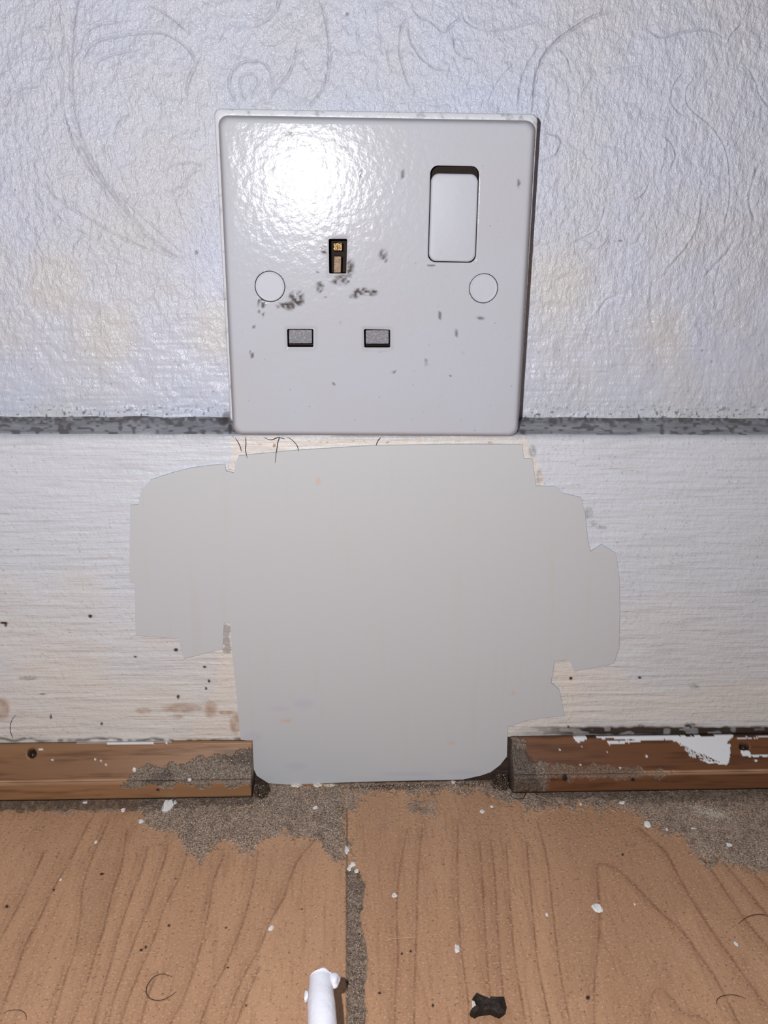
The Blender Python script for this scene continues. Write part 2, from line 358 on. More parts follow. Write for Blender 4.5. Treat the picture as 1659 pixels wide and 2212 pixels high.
# ================================================================ FLOOR
X = axis(-.62, -.132, .142, .62, .00027, .02); Y = axis(-.8, -.128, -.0105, -.0105, .00027, .02)
gx, gy = np.meshgrid(X, Y, indexing='ij'); P = np.stack([gx.ravel(), gy.ravel(), 0*gx.ravel()], 1); U, V = project(P)
GR = [
 [(95,1840),(75,1885),(30,1975),(0,2030),(-30,2100)],
 [(195,1770),(180,1800),(150,1860),(115,1920),(85,1985),(55,2040),(30,2110),(0,2190)],
 [(235,1770),(218,1810),(200,1850),(178,1920),(173,1990),(162,2050),(142,2110),(122,2180),(108,2230)],
 [(275,1790),(262,1870),(242,1930),(225,2000),(206,2060),(185,2130),(150,2225)],
 [(318,1830),(305,1880),(285,1930),(262,2000),(245,2060),(225,2130),(198,2225)],
 [(362,1825),(355,1860),(340,1900),(320,1960),(295,2020),(270,2090),(245,2160),(230,2230)],
 [(405,1840),(385,1900),(355,1960),(335,2020),(310,2080),(280,2150),(255,2230)],
 [(485,1845),(462,1900),(452,1960),(437,2030),(420,2090),(395,2160),(360,2225)],
 [(558,1840),(548,1900),(532,1970),(510,2030),(485,2090),(455,2150),(428,2225)],
 [(680,1815),(640,1865),(612,1940),(583,1990),(560,2050),(520,2120),(480,2225)],
 [(880,1790),(866,1860),(858,1930),(857,2000),(860,2060),(855,2130),(852,2225)],
 [(912,1790),(902,1900),(900,2000),(896,2100),(894,2225)],
 [(990,1770),(988,1850),(990,1950),(993,2020),(1001,2090),(1010,2150),(1014,2225)],
 [(1036,1820),(1042,1900),(1047,2000),(1052,2080),(1058,2150)],
 [(1060,1815),(1069,1900),(1074,2000),(1080,2080),(1088,2160)],
 [(1093,1820),(1098,1900),(1105,2000),(1113,2080),(1125,2150),(1137,2225)],
 [(1138,1820),(1143,1890),(1152,1990),(1161,2080),(1175,2150),(1192,2225)],
 [(1160,1775),(1180,1850),(1190,1930),(1202,2040),(1215,2130),(1234,2225)],
 [(1283,2225),(1284,2120),(1291,2050),(1295,1990),(1292,1920),(1290,1872),(1305,1867),(1338,1882),(1378,1920),(1428,1972),(1470,2008),(1508,2060),(1550,2122),(1598,2215)],
 [(1380,1790),(1405,1812),(1440,1845),(1475,1910),(1530,2000),(1580,2070),(1630,2140),(1675,2200)],
 [(1500,1840),(1530,1870),(1570,1930),(1620,2000),(1675,2065)],[(1560,1860),(1610,1920),(1675,2000)],
 [(1405,2230),(1404,2170),(1420,2134),(1445,2152),(1475,2188),(1515,2198),(1545,2225)],
 [(1590,1850),(1640,1900),(1675,1940)],[(560,2090),(530,2160),(505,2225)],[(340,2100),(320,2150),(300,2225)]]
grain = np.zeros(len(P))
for i, g in enumerate(GR):
    s = stroke(U, V, g, 3.8 if i < 18 else 5., 5, False)
    grain = np.maximum(grain, s*(.35+.5*vnoise(U, V, 22, 50+i))*(.95 if i != 22 else .7))
    side = stroke(U+9, V, g, 9, 3, False)
    grain = np.maximum(grain, side*.16)
board_tone = poly(U, V, [(1160,1760),(1420,1740),(1420,1860),(1300,1862),(1288,1900),(1292,2040),(1283,2150),(1225,2160),(1196,1960),(1180,1850)], 5, 61, 60)*.45  # the wood's own darker strips
board_tone = np.maximum(board_tone, poly(U, V, [(1300,1860),(1480,1790),(1680,1880),(1680,2100),(1600,2030),(1500,1940),(1460,2000),(1380,1915)], 14, 62, 60)*.5)
board_tone = np.maximum(board_tone, poly(U, V, [(210,1850),(262,1860),(240,1960),(225,2010),(200,2060),(170,2060),(172,1960)], 6, 63, 40)*.45)
board_tone = np.maximum(board_tone, poly(U, V, [(545,1850),(680,1830),(590,1980),(540,2090),(500,2060),(540,1940)], 8, 64, 40)*.25)
dustp = np.zeros(len(P))
for pg in ([(290,1700),(300,1760),(345,1800),(400,1818),(430,1868),(452,1835),(490,1812),(520,1842),(572,1812),(610,1800),(680,1812),(735,1862),(749,1870),(749,1690),(545,1690)],
           [(748,1680),(1100,1680),(1130,1700),(1100,1740),(1050,1712),(960,1712),(880,1715),(800,1712),(755,1760),(748,1740)],
           [(1060,1690),(1680,1690),(1680,1890),(1600,1872),(1510,1860),(1480,1810),(1405,1785),(1370,1752),(1250,1745),(1150,1748),(1090,1720)],
           [(880,1735),(945,1730),(945,1760),(885,1760)]):
    m_ = poly(U, V, pg, 14, 71, 22)*.4+poly(U, V, pg, 26, 171, 16)*.3+poly(U, V, pg, 20, 271, 9)*.3
    dustp = np.maximum(dustp, np.clip((m_-vnoise(U, V, 3.1, 272)*.85)*4+.1, 0, 1)*(m_ > .05))
ul = poly(U, V, [(-100,1700),(320,1700),(300,1752),(150,1758),(-100,1745)], 5, 73, 12)
sprink = np.clip((vnoise(U+V*.31, V-U*.27, 3.5, 74)-.7)*5, 0, 1)*np.clip((1890-V)/90, 0, 1)*np.where((U < 300) & (U > 0), .4, .7)
dust = np.maximum(dustp*(.72+.28*vnoise(U, V, 6, 75)), np.maximum(sprink*.8, ul*.55))
dust *= np.where((U > 760) & (U < 1050) & (V > 1690), .8, 1)
gap = poly(U, V, [(751,1868),(768,1873),(782,1890),(789,1915),(783,1950),(779,1985),(786,2020),(794,2055),(793,2100),(788,2140),(791,2180),(787,2260),(749,2260),(748,1868)], 2.5, 76, 10)
line = np.clip(1-abs(U-749.5)/2.4, 0, 1)*(V > 1745)
P[:, 2] += np.where(gap > 0, -.0011+.0003*vnoise(U, V, 8, 77), 0) - line*(gap == 0)*.0003
P[:, 2] += dustp*(vnoise(U, V, 8, 78))*.00025
dust = np.maximum(dust, gap*(.75+.25*vnoise(U, V, 7, 79)))
dirt = line*.8
dirt = np.maximum(dirt, np.clip((vnoise(U, V, 17, 83)-.5)*1.6, 0, .5)*(dustp > 0)*vnoise(U, V, 5, 84))
dirt = np.maximum(dirt, poly(U, V, [(-100,1700),(545,1700),(562,1738),(300,1750),(-100,1752)], 5, 85, 14)*.55*np.clip(vnoise(U, V, 7, 86)+.35, 0, 1))  # shadow under the left beading painted on the floor, with thin dirt
dirt = np.maximum(dirt, poly(U, V, [(1090,1690),(1700,1690),(1700,1726),(1400,1736),(1150,1716)], 5, 87, 14)*.5*np.clip(vnoise(U, V, 7, 88)+.35, 0, 1))  # shadow under the right beading painted on the floor
dirt = np.maximum(dirt, gap*np.clip((vnoise(U, V, 9, 80)-.45)*2.2, 0, .55))
dirt = np.maximum(dirt, gap*.3)
dirt = np.maximum(dirt, spots(U, V, [(1270,2155,5,5),(305,2052,4,3),(315,2046,3,4),(492,2090,3,2),(488,2004,2.5,2.5),(365,1999,3,3),(532,2172,2,3),(868,2060,3,3),(820,2145,4,3),(15,1958,4,4),(652,1964,2,2),(887,2055,3,3),(1345,1846,3,3),(220,1888,5,3),(116,1922,3,3),(935,2172,3,4),(380,1898,2,2)]))
dirt = np.maximum(dirt, np.clip((vnoise(U, V, 4, 81)-.9)*9, 0, 1)*.6)
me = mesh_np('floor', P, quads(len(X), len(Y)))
for n_, a_ in (('grain', grain), ('board_tone', board_tone), ('dust', dust), ('dirt', dirt)): set_attr(me, n_, a_)
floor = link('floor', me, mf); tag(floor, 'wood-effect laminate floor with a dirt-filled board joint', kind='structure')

# ================================================================ BEADING MOULDINGS (closed profile swept along the wall)
def moulding(name, x0, x1, xa, xb, mat, masks, label):
    pr = [(-.0128, .0), (-.0128, .0182), (-.0142, .0182)]
    for t in np.linspace(0, 1, 30)[1:]:                            # hollow face
        y = -.0142-.0070*t; z = .0182-.0096*t - .0011*math.sin(math.pi*t); pr.append((y, z))
    for a in np.linspace(90, -10, 8): pr.append((-.0212-.0012*math.cos(math.radians(a))+.0000, .0076+.0011*math.sin(math.radians(a))))
    for z in np.linspace(.0070, .0030, 11): pr.append((-.0225, z))
    pr += [(-.0219, .0022), (-.0205, .0016), (-.0180, .0008), (-.0170, 0)]
    pr = np.array(pr); X = axis(x0, xa, xb, x1, .0003, .02); n = len(pr)
    P = np.zeros((len(X), n, 3)); P[:, :, 0] = X[:, None]; P[:, :, 1] = pr[None, :, 0]; P[:, :, 2] = pr[None, :, 1]
    P = P.reshape(-1, 3); U, V = project(P)
    A, disp, drop = masks(U, V, P)
    P[:, 1] -= disp; P[:, 1] += drop; P[:, 2] += disp*.6 - drop
    P[:, 2] = np.maximum(P[:, 2], 0)
    Q = quads(len(X), n, True)
    V2 = list(P); me = bpy.data.meshes.new(name)
    faces = [tuple(int(k) for k in q) for q in Q] + [tuple(range(n))[::-1], tuple(range((len(X)-1)*n, len(X)*n))]
    me.from_pydata([tuple(v) for v in V2], [], faces); me.update()
    for k, a in A.items(): set_attr(me, k, a)
    o = link(name, me, mat); 
    me.polygons[len(Q)].use_smooth = False; me.polygons[len(Q)+1].use_smooth = False
    return tag(o, label, kind='structure')
def lip_highlight_mask(U, V, P): return np.clip(1-abs(P[:, 2]-.0088)/.0006, 0, 1)*(P[:, 1] < -.0205)  # highlight along the bead's front painted as a lighter stripe
def m_left(U, V, P):
    dust = poly(U, V, [(262,1694),(300,1662),(350,1655),(380,1645),(430,1640),(480,1630),(600,1612),(600,1698),(262,1698)], 9, 101, 16)*.9
    dust = np.maximum(dust, 0)
    dirt = spots(U, V, [(68,1627,10,10),(341,1706,4,3)])*1.  # holes in the beading, their shadow painted as dark spots
    dirt = np.maximum(dirt, poly(U, V, [(470,1636),(520,1622),(600,1618),(600,1652),(500,1655)], 6, 103)*.5)
    dirt = np.maximum(dirt, poly(U, V, [(330,1670),(370,1660),(375,1690),(300,1696)], 6, 104)*.5)
    dirt = np.maximum(dirt, (P[:, 2] < .0024)*.9)  # undercut: shadow beneath painted into its colour
    paint = poly(U, V, [(155,1560),(165,1603),(230,1607),(300,1610),(345,1604),(370,1604),(378,1560)], 1.5, 105)
    paint = np.maximum(paint, spots(U, V, [(88,1619,5,2.5),(113,1641,2,2),(218,1644,2,2),(228,1652,2,2.5),(205,1641,2,2),(112,1641,1.5,1.5)]))
    lip_highlight = lip_highlight_mask(U, V, P)*(.35+.65*(U < 300))*(.5+.5*vnoise(U*.2, V, 8, 106))
    return dict(dust=dust, dirt=dirt, paint=paint, lip_highlight=lip_highlight), paint*.00015, spots(U, V, [(68,1627,9,9)])*.002
def m_right(U, V, P):
    dust = poly(U, V, [(1080,1600),(1125,1590),(1140,1635),(1175,1650),(1260,1655),(1380,1660),(1450,1668),(1450,1680),(1180,1684),(1182,1710),(1080,1710)], 8, 111, 16)*.85
    dust *= np.where(U > 1180, .55, 1)
    dust = np.maximum(dust, 0)
    dirt = spots(U, V, [(1608,1614,11,8),(1220,1680,6,8),(1367,1684,5,4)])  # nail hole shadow painted dark, beside other dark spots
    dirt = np.maximum(dirt, poly(U, V, [(1050,1580),(1110,1600),(1150,1640),(1175,1700),(1175,1715),(1050,1715)], 7, 113)*.45)
    dirt = np.maximum(dirt, np.clip((P[:, 2]-.0176)/.0004, 0, 1)*(U > 1240)*.8)  # the dark brown band carried onto the top of the beading
    dirt = np.maximum(dirt, (P[:, 2] < .0024)*.9)  # undercut shadow painted into the colour here too
    paint = poly(U, V, [(1098,1572),(1120,1570),(1150,1578),(1158,1586),(1130,1582),(1108,1583)], 1, 114, 6)
    paint = np.maximum(paint, poly(U, V, [(1236,1588),(1262,1586),(1270,1595),(1262,1600),(1250,1604),(1240,1598)], 1.5, 115, 6))
    paint = np.maximum(paint, poly(U, V, [(1280,1590),(1390,1588),(1460,1590),(1540,1590),(1552,1586),(1584,1588),(1582,1596),(1568,1602),(1578,1608),(1576,1640),(1570,1652),(1530,1648),(1490,1634),(1478,1618),(1465,1603),(1440,1598),(1400,1600),(1315,1608),(1312,1603),(1380,1597),(1290,1594)], 1.5, 116, 7))
    hair_ = poly(U, V, [(1466,1604),(1500,1622),(1560,1648),(1500,1640),(1480,1622)], 1, 117, 5)
    paint = np.where(hair_ > 0, paint*(vnoise(U+V, V*2-U*.4, 3, 118) > .45)*.8, paint)
    paint = np.maximum(paint, poly(U, V, [(1600,1620),(1614,1618),(1622,1630),(1659,1630),(1659,1634),(1605,1634)], 1.5, 119, 6))
    paint = np.maximum(paint, poly(U, V, [(1590,1594),(1659,1590),(1659,1594),(1600,1597)], 1.5, 120, 6)*.8)
    paint = np.maximum(paint, spots(U, V, [(1633,1643,3,3),(1397,1634,2.5,2.5),(1209,1620,2,2),(1254,1652,2,2),(1257,1614,1.5,1.5),(1340,1659,3,1.5),(1312,1624,1.5,2)]))
    lip_highlight = lip_highlight_mask(U, V, P)*np.clip((U-1360)/30, .25, 1)*(.5+.5*vnoise(U*.2, V, 8, 121))
    return dict(dust=dust, dirt=dirt, paint=paint, lip_highlight=lip_highlight), paint*.0002, spots(U, V, [(1608,1613,10,7)])*.002
xl = onY(543, 1715, -.0225)[0]; xr = onY(1101, 1660, -.0150)[0]
moulding('trim_1', -.62, xl, -.128, xl, mb1, m_left, 'left length of wood-effect beading along the skirting foot')
moulding('trim_2', xr, .62, xr, .138, mb2, m_right, 'right length of darker beading smeared with white paint')

# ================================================================ RETOUCHED PATCH: grey sheet standing in for a retouched area
out = [(515,985),(640,973),(800,963),(960,960),(1128,960),(1131,990),(1150,992),(1158,1050),(1200,1051),(1215,1065),(1255,1075),(1264,1110),(1270,1170),(1276,1192),(1300,1176),(1330,1195),(1338,1250),(1339,1330),(1337,1400),(1326,1433),(1285,1442),(1240,1450),(1230,1425),(1198,1428),(1190,1475),(1208,1490),(1214,1520),(1219,1546),(1180,1550),(1140,1556),(1097,1570),(1096,1600),(1095,1634),(1080,1653),(1060,1668),(1040,1675),(1000,1684),(900,1686),(780,1689),(700,1692),(620,1697),(580,1692),(555,1676),(545,1655),(542,1600),(520,1598),(514,1540),(510,1490),(502,1420),(497,1345),(484,1345),(481,1402),(440,1412),(397,1423),(385,1380),(340,1376),(293,1373),(292,1320),(291,1260),(280,1258),(280,1180),(281,1092),(298,1090),(305,1060),(325,1037),(370,1022),(408,1012),(450,1006),(486,1003),(488,1018),(505,1022),(508,1000)]
YP = -.0133
lo = [onY(x, y, YP) for x, y in out]
lo = [np.array([p[0], YP, max(p[2], .0004)]) for p in lo]
# grid of small squares clipped to the outline keeps the marks on it
n = len(lo)
tri = tessellate_polygon([[Vector((p[0], p[2], 0)) for p in lo]])
import bmesh
bm = bmesh.new(); vs = [bm.verts.new(p) for p in lo]
for t in tri:
    try: bm.faces.new([vs[i] for i in t])
    except ValueError: pass
bx0, bx1, bz0, bz1 = min(p[0] for p in lo), max(p[0] for p in lo), min(p[2] for p in lo), max(p[2] for p in lo)
for k in np.arange(bx0, bx1, .0012): bmesh.ops.bisect_plane(bm, geom=bm.verts[:]+bm.edges[:]+bm.faces[:], plane_co=(k, 0, 0), plane_no=(1, 0, 0))
for k in np.arange(bz0, bz1, .0012): bmesh.ops.bisect_plane(bm, geom=bm.verts[:]+bm.edges[:]+bm.faces[:], plane_co=(0, 0, k), plane_no=(0, 0, 1))
bmesh.ops.recalc_face_normals(bm, faces=bm.faces[:])
be = [e for e in bm.edges if e.is_boundary]
r_ = bmesh.ops.extrude_edge_only(bm, edges=be)
cx_ = np.mean([p[0] for p in lo])
for v in [g for g in r_['geom'] if isinstance(g, bmesh.types.BMVert)]: v.co.y = -.01235
bmesh.ops.recalc_face_normals(bm, faces=bm.faces[:])
me = bpy.data.meshes.new('retouched_patch'); bm.to_mesh(me); bm.free()
co = np.zeros(len(me.vertices)*3); me.vertices.foreach_get('co', co); co = co.reshape(-1, 3); U, V = project(co)
d_ = spots(U, V, [(605,1530,20,7),(655,1520,22,10),(545,1592,22,12),(640,1655,25,8),(880,1672,60,5),(1000,1668,40,5)])*.6
s_ = spots(U, V, [(617,1556,10,4),(975,1603,11,3),(685,1040,5,8),(1110,1495,5,4)])
set_attr(me, 'dirt', d_); set_attr(me, 'stain', s_*.6)
pt = link('retouched_patch', me, mpt, None, False)
tag(pt, 'broad smooth grey retouched patch with an uneven outline on the skirting under the socket', 'filler patch')

# ================================================================ SOCKET
def rrect(c, r, k=8):
    """rounded quad through four corners (x,z), clockwise from top left; returns list of points"""
    c = [np.array(p, float) for p in c]; out = []
    for i in range(4):
        p = c[i]; a = c[i-1]-p; b = c[(i+1) % 4]-p; a /= np.linalg.norm(a); b /= np.linalg.norm(b)
        cen = p+(a+b)*r
        for t in np.linspace(0, math.pi/2, k): out.append(cen - b*r*math.cos(t) - a*r*math.sin(t))
    return out
def inset(c, d):
    c = [np.array(p, float) for p in c]; o = []
    for i in range(4):
        p = c[i]; a = c[i-1]-p; b = c[(i+1) % 4]-p; a /= np.linalg.norm(a); b /= np.linalg.norm(b); o.append(p+(a+b)*d)
    return o
def px(pts, Y): return [(lambda q: np.array([q[0], q[2]]))(onY(x, y, Y)) for x, y in pts]
def loft(name, loops, mat, parent, cap_front=True, cap_back=True, smooth=True, attr=None):
    """loops: list of (points, Y)"""
    V, Fs = [], []; n = len(loops[0][0])
    for pts, y in loops:
        for p in pts: V.append((p[0], y, p[1]))
    for i in range(len(loops)-1):
        for j in range(n):
            k = (j+1) % n; Fs.append((i*n+j, i*n+k, (i+1)*n+k, (i+1)*n+j))
    if cap_back: Fs.append(tuple(range(n))[::-1])
    if cap_front: Fs.append(tuple(range((len(loops)-1)*n, len(loops)*n)))
    o = pydata(name, V, Fs, mat, parent, smooth)
    bm = bmesh.new(); bm.from_mesh(o.data); bmesh.ops.recalc_face_normals(bm, faces=bm.faces[:]); bm.to_mesh(o.data); bm.free()
    if smooth:
        for p in o.data.polygons:
            if len(p.vertices) > 4: p.use_smooth = False
    return o
YF = -.0145
sock = bpy.data.objects.new('power_socket', None); COL.objects.link(sock); sock.empty_display_size = .01
tag(sock, 'grubby white single wall socket with a rocker switch, above the skirting', 'socket')
# flange behind the face: stands off the wall
oc = px([(463,235), (1161,247), (1119,930), (499,930)], -.0105)
oc[2][1] = oc[3][1] = .1262
loft('back_plate', [(rrect(inset(oc, .0006), .0015), -.0004), (rrect(inset(oc, .0002), .0015), -.008), (rrect(oc, .0016), -.0095), (rrect(oc, .0017), -.0111), (rrect(inset(oc, .0004), .0016), -.0115), (rrect(inset(oc, .0035), .0016), -.0115), (rrect(inset(oc, .0036), .0016), -.0015)], ml, sock)
# face plate with openings
fc = px([(470,248), (1158,260), (1119,943), (503,939)], YF+.001)
outer = []
for a in np.linspace(0, 90, 9):
    s, c_ = math.sin(math.radians(a)), math.cos(math.radians(a))
    outer.append((rrect(inset(fc, .0019*(1-s)+0*c_), .0026 - .0005*(1-s), 10), YF+.0017*(1-c_)))
outer = outer[::-1]   # back edge ... front
# order: first widest (a=90 -> inset 0, Y=YF+.0017), last innermost at YF
outer = sorted(outer, key=lambda q: -q[1])
back = [(outer[0][0], -.01265)]
rings = back+outer
inner = rings[-1][0]
def circ(cx, cy, rx, Y, k=40):
    c = onY(cx, cy, Y); r = np.linalg.norm(onY(cx+rx, cy, Y)-c)
    return [np.array([c[0]+r*math.cos(t), c[2]+r*math.sin(t)]) for t in np.linspace(0, 2*math.pi, k, endpoint=False)], r, c
H_earth = rrect(px([(710,516), (750,516), (748,591), (711,591)], YF), .0003, 3)
H_l = rrect(px([(620,711), (677,711), (677,750), (621,750)], YF), .0003, 3)
H_n = rrect(px([(786,711), (843,712), (843,751), (787,751)], YF), .0003, 3)
H_sw = rrect(px([(930,357), (1036,359), (1028,568), (924,566)], YF), .0021, 8)
H_c1, r1, c1 = circ(583, 619, 33, YF); H_c2, r2c, c2 = circ(1045, 623, 31.5, YF)
holes = [H_earth, H_l, H_n, H_sw, H_c1, H_c2]
bm = bmesh.new()
V0 = [[bm.verts.new((p[0], y, p[1])) for p in pts] for pts, y in rings]; n = len(inner)
for i in range(len(V0)-1):
    for j in range(n): bm.faces.new((V0[i][j], V0[i][(j+1) % n], V0[i+1][(j+1) % n], V0[i+1][j]))
hv = [[bm.verts.new((p[0], YF, p[1])) for p in h] for h in holes]
flat = V0[-1] + [v for h in hv for v in h]
for t in tessellate_polygon([[Vector((v.co.x, v.co.z, 0)) for v in lp] for lp in [V0[-1]]+hv]):
    try: bm.faces.new([flat[i] for i in t])
    except ValueError: pass
ff = [f for f in bm.faces if all(abs(v.co.y-YF) < 1e-7 for v in f.verts)]
bx0, bx1 = min(v.co.x for v in flat), max(v.co.x for v in flat); bz0, bz1 = min(v.co.z for v in flat), max(v.co.z for v in flat)
for k in np.arange(bx0+.002, bx1, .0007):
    g = [f for f in bm.faces if f.is_valid]; bmesh.ops.bisect_plane(bm, geom=bm.verts[:]+bm.edges[:]+g, plane_co=(k, 0, 0), plane_no=(1, 0, 0))
for k in np.arange(bz0+.002, bz1, .0007):
    g = [f for f in bm.faces if f.is_valid]; bmesh.ops.bisect_plane(bm, geom=bm.verts[:]+bm.edges[:]+g, plane_co=(0, 0, k), plane_no=(0, 0, 1))
# short inner walls to the openings
bm.edges.ensure_lookup_table()
be = [e for e in bm.edges if e.is_boundary and all(abs(v.co.y-YF) < 1e-7 for v in e.verts)]
r_ = bmesh.ops.extrude_edge_only(bm, edges=be)
for v in [g for g in r_['geom'] if isinstance(g, bmesh.types.BMVert)]: v.co.y = YF+.0007
bmesh.ops.recalc_face_normals(bm, faces=bm.faces[:])
me = bpy.data.meshes.new('face_plate'); bm.to_mesh(me); bm.free()
co = np.zeros(len(me.vertices)*3); me.vertices.foreach_get('co', co); co = co.reshape(-1, 3); U, V = project(co)
nz = vnoise(U, V, 4.5, 131)
big = spots(U, V, [(640,645,17,17),(625,660,14,9),(565,655,9,11),(608,660,12,6),(740,598,18,6),(757,578,8,18),(735,608,20,8),(700,540,5,8),(826,550,8,10),(832,556,4,12),(780,630,16,10),(805,632,12,8),(765,640,10,6),(690,620,8,12),(625,295,9,10)])
dirt = np.clip(big*(nz*2.0-.35), 0, 1)
dirt = np.maximum(dirt, spots(U, V, [(950,682,3,9),(987,720,3,7),(1038,688,8,2),(932,574,9,1.5),(870,377,3,9),(779,376,3,10),(1120,394,2.5,9),(548,705,2.5,2.5),(733,684,2,3),(735,698,2,2),(705,642,2.5,2.5),(568,680,3,4),(560,672,3,3),(722,828,3,2),(923,790,3,3),(850,804,3,2),(545,768,4,5),(975,812,6,2),(920,780,3,3),(540,762,2,3),(686,588,2,2),(1000,760,2,2)])*.8)
edge = np.clip((co[:, 1]-(YF+.00003))/.0005, 0, 1)*.85  # bevel shading put into the rim colour, with mild grime
edge = np.maximum(edge, stroke(U, V, [(470,252),(800,258),(1158,265)], 5, 2, False)*(.45+.5*vnoise(U, V, 12, 141)))
# grime caught round the openings
for lst, w_ in (([(706,512),(754,512),(753,597),(707,597),(706,512)], 4), ([(617,708),(681,708),(681,753),(618,753),(617,708)], 3), ([(783,708),(846,709),(846,754),(784,754),(783,708)], 3)):
    edge = np.maximum(edge, stroke(U, V, [(a, b) for a, b in lst][:2], w_, 2, False)*.4)
    for q in range(len(lst)-1): edge = np.maximum(edge, stroke(U, V, lst[q:q+2], w_, 2, False)*.4)
set_attr(me, 'dirt', dirt); set_attr(me, 'edge', edge)
link('face_plate', me, mp, sock, True)
# wells behind the openings, their inner shadow painted in as dark brown
def well(name, hole, depth, grow=.0002, parent=sock):
    c = np.mean(hole, 0); g = [c+(p-c)*(1+grow/np.linalg.norm(p-c)) for p in hole]; n = len(g)
    V = [(p[0], YF+.0006, p[1]) for p in g]+[(p[0], YF+depth, p[1]) for p in g]
    Fs = [(j, (j+1) % n, n+(j+1) % n, n+j) for j in range(n)]+[tuple(range(n, 2*n))]
    return pydata(name, V, Fs, mdk, parent, False)
we = well('pin_well', H_earth, .0085); wl = well('pin_well', H_l, .005); wn = well('pin_well', H_n, .005)
ws = well('switch_well', H_sw, .004); well('screw_well', H_c1, .0016, .00005); well('screw_well', H_c2, .0016, .00005)
def slab(name, pts4, Y, th, mat, parent, r=.0003, e=.0002, label=None):
    o = loft(name, [(rrect(pts4, r, 5), Y+th), (rrect(pts4, r, 5), Y+e), (rrect(inset(pts4, e*.4), r, 5), Y+e*.35), (rrect(inset(pts4, e), r, 5), Y)], mat, parent)
    if label: o['label'] = label
    return o
for h4 in ([(624,712), (674,712), (674,742), (624,742)], [(790,713), (840,713), (840,743), (790,743)]):
    slab('shutter', px(h4, YF+.0022), YF+.0022, .0012, msh, sock, label='grey plastic shutter')
slab('earth_contact', px([(721,553), (738,553), (737,590), (720,590)], YF+.004), YF+.004, .003, mbd, sock, .0002, label='dull brass earth contact')
slab('contact_spring', px([(719,524), (740,524), (740,542), (720,542)], YF+.0055), YF+.0055, .002, mbr, sock, .0002, label='bright brass spring')
# rocker
rk = px([(932,374), (1034,376), (1026,566), (926,564)], YF+.0006)
V = []; Fs = []
lps = [(rrect(rk, .0021, 8), .0036), (rrect(rk, .0021, 8), .0005), (rrect(inset(rk, .0002), .002, 8), .0001), (rrect(inset(rk, .0006), .0018, 8), 0)]
n = len(lps[0][0]); ztop = max(p[1] for p in rk); zbot = min(p[1] for p in rk)
for i, (pts, dy) in enumerate(lps):
    for p in pts:
        t = (p[1]-zbot)/(ztop-zbot); V.append((p[0], YF+.0001+dy+(.0005*t if i else 0), p[1]))
for i in range(3):
    for j in range(n): Fs.append((i*n+j, i*n+(j+1) % n, (i+1)*n+(j+1) % n, (i+1)*n+j))
Fs += [tuple(range(3*n, 4*n)), tuple(range(n))[::-1]]
rk_o = pydata('rocker_switch', V, Fs, mq, sock)
bm = bmesh.new(); bm.from_mesh(rk_o.data); bmesh.ops.recalc_face_normals(bm, faces=bm.faces[:]); bm.to_mesh(rk_o.data); bm.free()
for (c, r) in ((c1, r1), (c2, r2c)):
    L = []
    for rr, y in ((r*.955, .0012), (r*.955, .0003), (r*.93, .0001), (r*.88, .00005), (r*.80, .0002)):
        L.append(([np.array([c[0]+rr*math.cos(t), c[2]+rr*math.sin(t)]) for t in np.linspace(0, 2*math.pi, 40, endpoint=False)], YF+y))
    loft('screw_cap', L, mq, sock)

# ================================================================ tubes, grit, flakes
def tube_mesh(name, pts, rad, mat, parent=None, sides=6, k=6, cap=True, jit=0):
    pts = [np.array(q, float) for q in smooth_pts(pts, k)]; n = len(pts); V = []; Fs = []
    up_ = np.array([0, 0, 1.]); 
    for i, p in enumerate(pts):
        d = pts[min(i+1, n-1)]-pts[max(i-1, 0)]; d /= np.linalg.norm(d)+1e-12
        a = np.cross(d, up_ if abs(d[2]) < .9 else np.array([1., 0, 0])); a /= np.linalg.norm(a); b = np.cross(d, a)
        r = rad(i/(n-1)) if callable(rad) else rad
        for s in range(sides):
            t = 2*math.pi*s/sides; V.append(p+(a*math.cos(t)+b*math.sin(t))*r*(1+random.uniform(-jit, jit)))
    for i in range(n-1):
        for s in range(sides): Fs.append((i*sides+s, i*sides+(s+1) % sides, (i+1)*sides+(s+1) % sides, (i+1)*sides+s))
    if cap: Fs += [tuple(range(sides)), tuple(range((n-1)*sides, n*sides))[::-1]]
    return pydata(name, V, Fs, mat, parent)
def hair(pts, r, mat, label, cat='hair', name='hair', group=None):
    o = tube_mesh(name, pts, lambda t: r*(1-.55*abs(2*t-1)**3), mat); return tag(o, label, cat, group)
def fl_pts(p, z0=.00016, lift=None): return [onZ(x, y, (z0 if lift is None else z0+lift*math.sin(math.pi*i/(len(p)-1)))) for i, (x, y) in enumerate(p)]
hair(fl_pts([(372,2110),(352,2104),(333,2110),(319,2127),(316,2143),(325,2157),(345,2161),(366,2153),(381,2142)]), .00013, mhr, 'dark hair curled into an open ring on the left floorboard')
hair(fl_pts([(1595,1995),(1612,1982),(1630,1976),(1650,1976),(1672,1984)]), .00013, mhr, 'dark arched hair on the floor at the right edge of the view')
hair(fl_pts([(1548,2170),(1550,2158),(1562,2151),(1582,2149),(1598,2152),(1611,2158)]), .00011, mhr, 'fine arched hair on the right floorboard near the bottom corner')
hair(fl_pts([(5,2190),(20,2183),(42,2182),(55,2190),(57,2203)]), .00009, mhr, 'fine curled hair on the left floorboard in the bottom corner')
hair(fl_pts([(829,2032),(850,2028),(872,2026),(900,2024)])[::-1], .00009, mpf, 'short pale fibre on the right floorboard beside the joint', 'fibre', 'fibre')
hair([onY(x, y, -.0127) for x, y in [(34,1545),(26,1555),(22,1570),(23,1582),(28,1595)]], .00011, mh2, 'thin dark curved bristle stuck to the skirting above the left beading', 'bristle', 'bristle')
